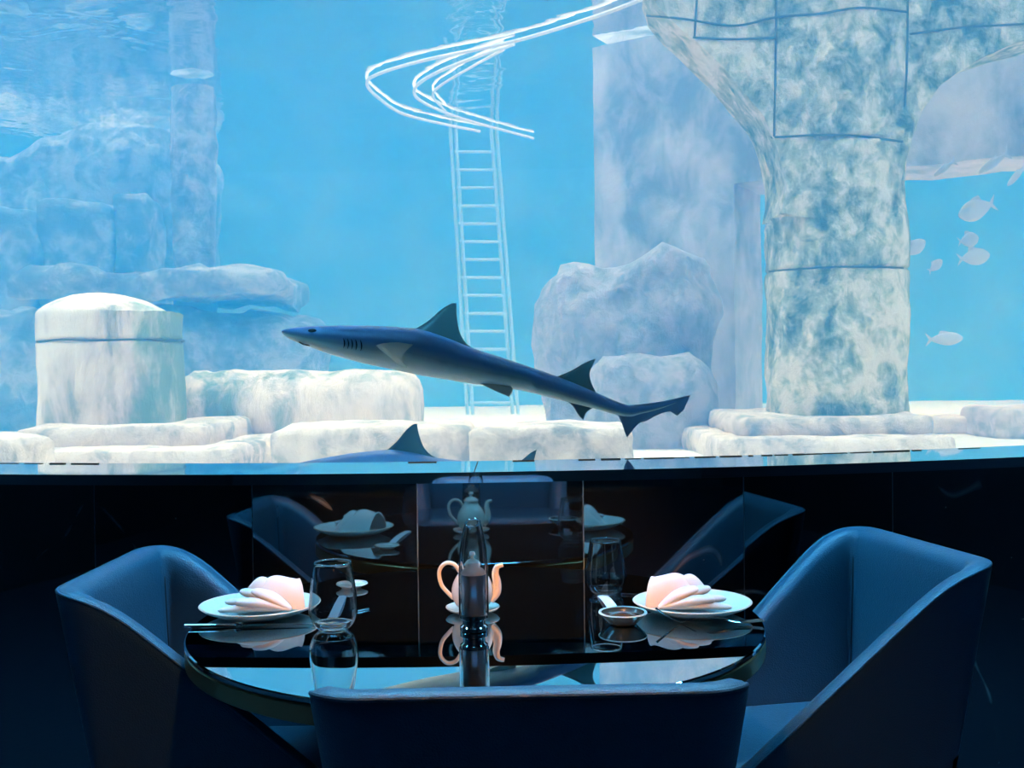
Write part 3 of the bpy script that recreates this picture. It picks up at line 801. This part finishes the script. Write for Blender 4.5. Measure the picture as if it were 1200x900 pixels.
# ------------------------------------------------------------------ table setting
def plate(px, py, label, rad):
    c = WZ(px, py, TZ + .024); root = thing('plate', label, 'plate', (c.x, c.y, TZ + .0008))
    bm = bmesh.new()
    lathe(bm, [(0, .006), (.055, .006), (.075, .009), (rad - .012, .020), (rad - .004, .0245), (rad - .001, .0245), (rad, .023), (rad - .008, .017), (.078, .004), (.06, .0), (0, .0)], n=96)
    obj('dish', bm, M['stoneware'], root, angle=60)
    bm = bmesh.new(); lathe(bm, [(rad - .0035, .0248), (rad - .0005, .0249), (rad + .0008, .0235), (rad - .001, .0220), (rad - .0035, .0238)], n=96, cap=False, close=True)
    obj('rim_edge', bm, M['rim_glaze'], root)
    return root
plL = plate(304, 707, 'speckled stoneware plate on the left side of the table, under a napkin', .117)
plR = plate(811, 704, 'speckled stoneware plate on the right side of the table, under a napkin', .116)

def sheet(bm, grid, th):
    """thick cloth from a grid of points"""
    nr, nc = len(grid), len(grid[0]); nor = [[None] * nc for _ in range(nr)]
    for i in range(nr):
        for j in range(nc):
            du = grid[min(i + 1, nr - 1)][j] - grid[max(i - 1, 0)][j]; dv = grid[i][min(j + 1, nc - 1)] - grid[i][max(j - 1, 0)]
            q = du.cross(dv); nor[i][j] = q.normalized() if q.length > 1e-9 else Vector((0, 0, 1))
    a = [[bm.verts.new(grid[i][j] + nor[i][j] * th * .5) for j in range(nc)] for i in range(nr)]
    b_ = [[bm.verts.new(grid[i][j] - nor[i][j] * th * .5) for j in range(nc)] for i in range(nr)]
    for i in range(nr - 1):
        for j in range(nc - 1):
            bm.faces.new((a[i][j], a[i][j + 1], a[i + 1][j + 1], a[i + 1][j])); bm.faces.new((b_[i + 1][j], b_[i + 1][j + 1], b_[i][j + 1], b_[i][j]))
    per = [(0, j) for j in range(nc)] + [(i, nc - 1) for i in range(1, nr)] + [(nr - 1, j) for j in range(nc - 2, -1, -1)] + [(i, 0) for i in range(nr - 2, 0, -1)]
    for k in range(len(per)):
        (i, j), (p_, q_) = per[k], per[(k + 1) % len(per)]
        try: bm.faces.new((a[i][j], b_[i][j], b_[p_][q_], a[p_][q_]))
        except ValueError: pass
def napkin(root_plate, flip, label, rz):
    """a cloth napkin folded into a fan: a broad white roll behind, leaf-like folds spilling forward"""
    root = thing('napkin', label, 'napkin', (root_plate.location.x, root_plate.location.y, TZ + .0105), rz)
    fx = -1 if flip else 1
    bm = bmesh.new()
    # broad white flap: rises towards its outer side and folds over at the back
    g_ = []
    for i in range(22):
        t = i / 21; row = []
        for j in range(17):
            u = j / 16
            x = -.045 + .138 * t - .030 * u * t; yy = -.032 + .088 * u + .010 * math.sin(t * 2.4)
            crest = .014 + .046 * math.sin(min(1, t * 1.02 + .04) * PI * .66) ** 1.6
            z = .004 + crest * (math.sin(PI * (u ** .8)) ** .75) + .004 * math.sin(t * 11 + u * 5) * u * (1 - u) * 3
            row.append(Vector((fx * x, yy, z)))
        g_.append(row)
    sheet(bm, g_, .0035)
    obj('back_fold', bm, M['linen'], root, angle=60)
    g_ = []; bm = bmesh.new()
    for i in range(16):
        t = i / 15; row = []
        for j in range(11):
            u = j / 10
            row.append(Vector((fx * (-.030 + .060 * t), -.006 + .060 * u, .012 + (.020 + .030 * math.sin(PI * t * .9)) * math.sin(PI * u ** .7) ** .8)))
        g_.append(row)
    sheet(bm, g_, .0035); obj('crest_fold', bm, M['linen'], root, angle=60)
    # leaf-like rolls fanning out from one point at the front
    pv = Vector((fx * .068, -.046, .010))
    for tp, r_ in (((-.008, -.026, .044), .0165), ((-.040, -.044, .026), .0155), ((-.072, -.046, .011), .0120), ((-.034, -.012, .042), .0150), ((-.064, -.016, .022), .0130)):
        tp = Vector((fx * tp[0], tp[1], tp[2])); bm = bmesh.new(); mid = pv.lerp(tp, .5) + Vector((0, -.006, .006))
        tube(bm, spline([pv, mid, tp], 9), lambda t: r_ * 1.25 * (.22 + .86 * math.sin(PI * (.06 + .80 * t)) ** 1.2) * (1 if t < .9 else max(.3, 1 - .7 * ((t - .9) / .1) ** 2)), 18, True, .50)
        obj('front_fold', bm, M['linen'], root, angle=70)
    return root
napkin(plL, False, 'white cloth napkin folded in a fan on the left plate', R(4))
napkin(plR, True, 'white cloth napkin folded in a fan on the right plate', R(-4))

def tumbler(px, py, h, rm, label):
    c = WZ(px, py, TZ); root = thing('tumbler', label, 'glass', (c.x, c.y, TZ + .0008))
    b = rm * .60; rim = rm * .76; w = .0019
    outer = [(b * .9, 0), (b, .001), (b + (rm - b) * .55, h * .09), (rm * .97, h * .22), (rm, h * .31), (rm * .985, h * .42), (rm * .93, h * .6), (rm * .85, h * .8), (rim, h)]
    so = [(p.x, p.y) for p in spline([Vector((r_, z, 0)) for r_, z in outer], 5)]
    si = [(max(r_ - w, .001), max(z, .012)) for r_, z in so if z > .008]
    prof = [(0, 0)] + so + [(so[-1][0] - w * .5, h + .0007)] + si[::-1] + [(b * .6, .0095), (0, .009)]
    bm = bmesh.new(); lathe(bm, prof, n=64); bmesh.ops.recalc_face_normals(bm, faces=bm.faces[:])
    obj('bowl', bm, M['glass'], root, angle=60)
    bm = bmesh.new(); lathe(bm, [(rim - w * .5 + .0013 * math.cos(a_), h + .0024 + .0013 * math.sin(a_)) for a_ in [2 * PI * q / 10 for q in range(10)]], n=64, cap=False, close=True); obj('rim', bm, M['glass'], root)
    return root
tumbler(391, 738, .124, .046, 'stemless clear glass tumbler on the left, in front of the small white dish')
tumbler(710, 696, .113, .0435, 'stemless clear glass tumbler on the right, behind the sauce dish')

# small sauce dish right, small white dish left
def sauce_dish(px, py, label, r_, h, mt, fill):
    c = WZ(px, py, TZ); root = thing('sauce_dish', label, 'dish', (c.x, c.y, TZ + .0008))
    bm = bmesh.new(); lathe(bm, [(0, .0), (r_ * .55, .0), (r_ * .62, .003), (r_ * .9, h * .72), (r_ - .001, h - .001), (r_, h - .004 + .004), (r_ - .0035, h + .001), (r_ * .82, h * .68), (r_ * .55, .006), (0, .005)], n=56)
    b_ = obj('bowl', bm, M[mt], root, angle=60)
    bm = bmesh.new(); lathe(bm, [(r_ - .005, h + .0005), (r_ - .001, h + .0012), (r_ + .0004, h - .001), (r_ - .004, h - .001)], n=56, cap=False, close=True); obj('rim_edge', bm, M['stoneware' if mt != 'porcelain' else 'porcelain'], root)
    if fill:
        bm = bmesh.new(); lathe(bm, [(0, h * .62), (r_ * .80, h * .62), (r_ * .80, h * .64), (0, h * .64)], n=48); obj('sauce', bm, M['sauce'], root)
    return root
sauce_dish(730, 731, 'small dark dish of sauce on the right, in front of the tumbler', .046, .022, 'dark_bowl', True)
sauce_dish(413, 689, 'small white dish behind the left tumbler, near the marble wall', .034, .010, 'porcelain', False)

# paper strips
def strip(p0, p1, wd_, label):
    a, b_ = WZ(*p0, TZ), WZ(*p1, TZ); ax = (b_ - a); s_ = Vector((-ax.y, ax.x, 0)).normalized() * wd_ / 2
    c = (a + b_) / 2; bm = bmesh.new(); g_ = []
    for i in range(9):
        t = i / 8; q = a.lerp(b_, t); z = .001 + .004 * math.sin(t * PI); g_.append([q - s_ + Vector((0, 0, z)), q + Vector((0, 0, z + .0012)), q + s_ + Vector((0, 0, z))])
    sheet(bm, g_, .0012)
    return tag(obj('paper_strip', bm, M['paper'], origin=(c.x, c.y, TZ)), label, 'paper slip', 'folded paper slips')
strip((404, 699), (389, 727), .020, 'white folded paper slip seen through the left tumbler')
strip((706, 699), (722, 720), .022, 'white folded paper slip between the right tumbler and the sauce dish')

# knife, left
def knife():
    a, m1, b_ = WZ(217, 736, TZ), WZ(277, 735, TZ), WZ(371, 733, TZ)
    root = thing('table_knife', 'steel table knife lying in front of the left plate', 'knife', (m1.x, m1.y, TZ))
    def bar(name, p, q, w0, h0, w1, h1, z0):
        bm = bmesh.new(); pts = [p.lerp(q, i / 8) - Vector((m1.x, m1.y, TZ)) for i in range(9)]; rings = []
        ax = (q - p).normalized(); s_ = Vector((-ax.y, ax.x, 0))
        for i, c in enumerate(pts):
            t = i / 8; w_ = w0 + (w1 - w0) * t; h_ = h0 + (h1 - h0) * t
            rings.append([c + s_ * (w_ * math.cos(2 * PI * j / 10)) + Vector((0, 0, z0 + h_ + h_ * math.sin(2 * PI * j / 10))) for j in range(10)])
        loops(bm, rings); return obj(name, bm, M['steel'], root, angle=50)
    bar('handle', a, m1, .0075, .004, .006, .0035, .0006); bar('blade', m1 + (b_ - m1) * .08, b_, .008, .0012, .005, .0008, .003)
    bm = bmesh.new(); bmesh.ops.create_icosphere(bm, subdivisions=2, radius=.007)
    ax = (b_ - m1).normalized() * .004
    for v in bm.verts: v.co = Vector((v.co.x * 1.3, v.co.y, v.co.z * .75)) + ax + Vector((0, 0, .006))
    obj('bolster', bm, M['steel'], root)
knife()
# fork, right
def fork():
    k0 = WZ(798, 731, TZ); root = thing('fork', 'curved steel fork lying in front of the right plate', 'fork', (k0.x, k0.y, TZ))
    d0 = k0.y; o_ = Vector((k0.x, k0.y, TZ))
    path = [W(769, 713, d0 - .01), W(784, 723, d0 - .005), W(797, 729.5, d0), W(806, 727, d0 - .002), W(818, 722.5, d0 - .006), W(835, 722.5, d0 - .01), W(852, 726, d0 - .012)]
    q = spline(path, 6); bm = bmesh.new()
    tube(bm, [p - o_ for p in q], lambda t: .0045 - .002 * math.sin(min(1, t * 1.3) * PI), 10, True, .45); obj('handle', bm, M['steel'], root)
    end = q[-1]; bm = bmesh.new(); tp = W(866, 728, d0 - .012)
    tube(bm, [p - o_ for p in (q[-2], end, end.lerp(tp, .5), tp)], lambda t: .003 + .009 * math.sin(min(1, t * 1.1) * PI / 2), 12, True, .18); obj('neck', bm, M['steel'], root)
    for i in range(4):
        y = (i - 1.5) * .0062; bm = bmesh.new(); e = W(895, 727, d0 - .012)
        tube(bm, [tp - o_ + Vector((-.004, y, 0)), tp.lerp(e, .5) - o_ + Vector((0, y, -.001)), e - o_ + Vector((0, y * .9, .001))], lambda t: .0018 - .0008 * t, 8, True, .7); obj('tine', bm, M['steel'], root)
fork()
# thin picks next to the plates
def pick(p0, p1, label):
    a, b_ = WZ(*p0, TZ + .002), WZ(*p1, TZ + .002); bm = bmesh.new(); tube(bm, [a, a.lerp(b_, .5), b_], .0018, 8)
    return tag(obj('teaspoon_handle', bm, M['steel'], origin=((a.x + b_.x) / 2, (a.y + b_.y) / 2, TZ)), label, 'stirrer', 'thin steel stirrers')
o = pick((432, 713), (418, 716), 'thin steel stirrer tip sticking out right of the left tumbler'); o.name = 'stirrer'
o = pick((728, 696), (748, 697), 'thin steel stirrer between the right tumbler and right plate'); o.name = 'stirrer'

# ------------------------------------------------------------------ oil candle in a glass chimney, teapot behind
cc = WZ(555.5, 739, TZ); cd = thing('candle_lamp', 'glass chimney lamp with chrome insert standing in the middle of the table', 'candle lamp', (cc.x, cc.y, TZ + .0008))
pxm = (1.24 - TZ) / (739 - 430) * 1.0                     # metres per pixel at the lamp
bm = bmesh.new(); lathe(bm, [(0, 0), (.025, 0), (.026, .001), (.026, .008), (.021, .012), (.021, .020), (.026, .024), (.0262, .030), (0, .030)], n=56); obj('base', bm, M['chrome'], cd, angle=40)
# chimney: bullet outline cut off on a slant
bm = bmesh.new(); n = 56; w = .0018; H = .198
def chim(r_out):
    prof = [(.0278, .030), (.0278, .06), (.0276, .10), (.0268, .125), (.0248, .150), (.0215, .172), (.0182, .188), (.0150, .199)]
    rings = []
    for r_, z in prof:
        k = max(0, (z - .15) / .053)
        rings.append([Vector(((r_ + r_out) * math.cos(2 * PI * j / n) + .000 * k, (r_ + r_out) * math.sin(2 * PI * j / n), z + k * k * (.002 * math.cos(2 * PI * j / n) + .006 * math.sin(2 * PI * j / n)))) for j in range(n)])
    return rings
loops(bm, chim(0) + chim(-w)[::-1], True, False, True); bmesh.ops.recalc_face_normals(bm, faces=bm.faces[:]); obj('chimney', bm, M['glass'], cd, angle=50)
top_ = chim(-w * .5)[-1]; bm = bmesh.new(); tube(bm, [p + Vector((0, 0, .0018)) for p in top_ + top_[:1]], .0015, 8, False); obj('lip', bm, M['glass'], cd)
bm = bmesh.new(); lathe(bm, [(0, .031), (.0222, .031), (.0228, .032), (.0228, .104), (.0222, .105), (0, .105)], n=48); obj('insert', bm, M['insert'], cd, angle=40)
bm = bmesh.new(); lathe(bm, [(0, .1053), (.0225, .1053), (.0225, .109), (.019, .114), (.012, .118), (.011, .124), (.0095, .126), (0, .126)], n=40); obj('candle', bm, M['wax'], cd, angle=60)

tp = WZ(554, 718, TZ)
sc_ = thing('saucer', 'small cream saucer under the teapot behind the candle lamp', 'saucer', (tp.x, tp.y, TZ + .0008))
bm = bmesh.new(); lathe(bm, [(0, .004), (.03, .004), (.05, .010), (.0535, .0125), (.054, .0115), (.05, .007), (.032, .0), (0, .0)], n=56); obj('dish', bm, M['porcelain'], sc_)
tpo = thing('teapot', 'cream porcelain teapot with looped handle standing behind the candle lamp', 'teapot', (tp.x, tp.y, TZ + .0055))
prof = [(0, 0), (.022, 0), (.026, .004), (.036, .016), (.0415, .032), (.040, .050), (.033, .066), (.024, .078), (.0205, .086), (.022, .090), (0, .090)]
sp_ = [(p.x, p.y) for p in spline([Vector((a, b_, 0)) for a, b_ in prof[1:-1]], 4)]
bm = bmesh.new(); lathe(bm, [(0, 0)] + sp_ + [(0, .090)], n=56); obj('pot', bm, M['porcelain'], tpo, angle=50)
bm = bmesh.new(); lathe(bm, [(0, .0905), (.0215, .0905), (.021, .094), (.014, .100), (.005, .103), (.004, .107), (.008, .112), (.006, .117), (0, .118)], n=40); obj('lid', bm, M['porcelain'], tpo, angle=50)
bm = bmesh.new(); h_ = spline([(-.024, 0, .076), (-.036, 0, .092), (-.054, 0, .094), (-.066, 0, .078), (-.062, 0, .052), (-.048, 0, .034), (-.038, 0, .024)], 6); tube(bm, h_, .0042, 10); obj('handle', bm, M['porcelain'], tpo)
bm = bmesh.new(); s_ = spline([(.034, 0, .022), (.047, 0, .036), (.049, 0, .055), (.046, 0, .072), (.050, 0, .086), (.062, 0, .090)], 6); tube(bm, s_, lambda t: .0115 - .0072 * t, 14); obj('spout', bm, M['porcelain'], tpo)
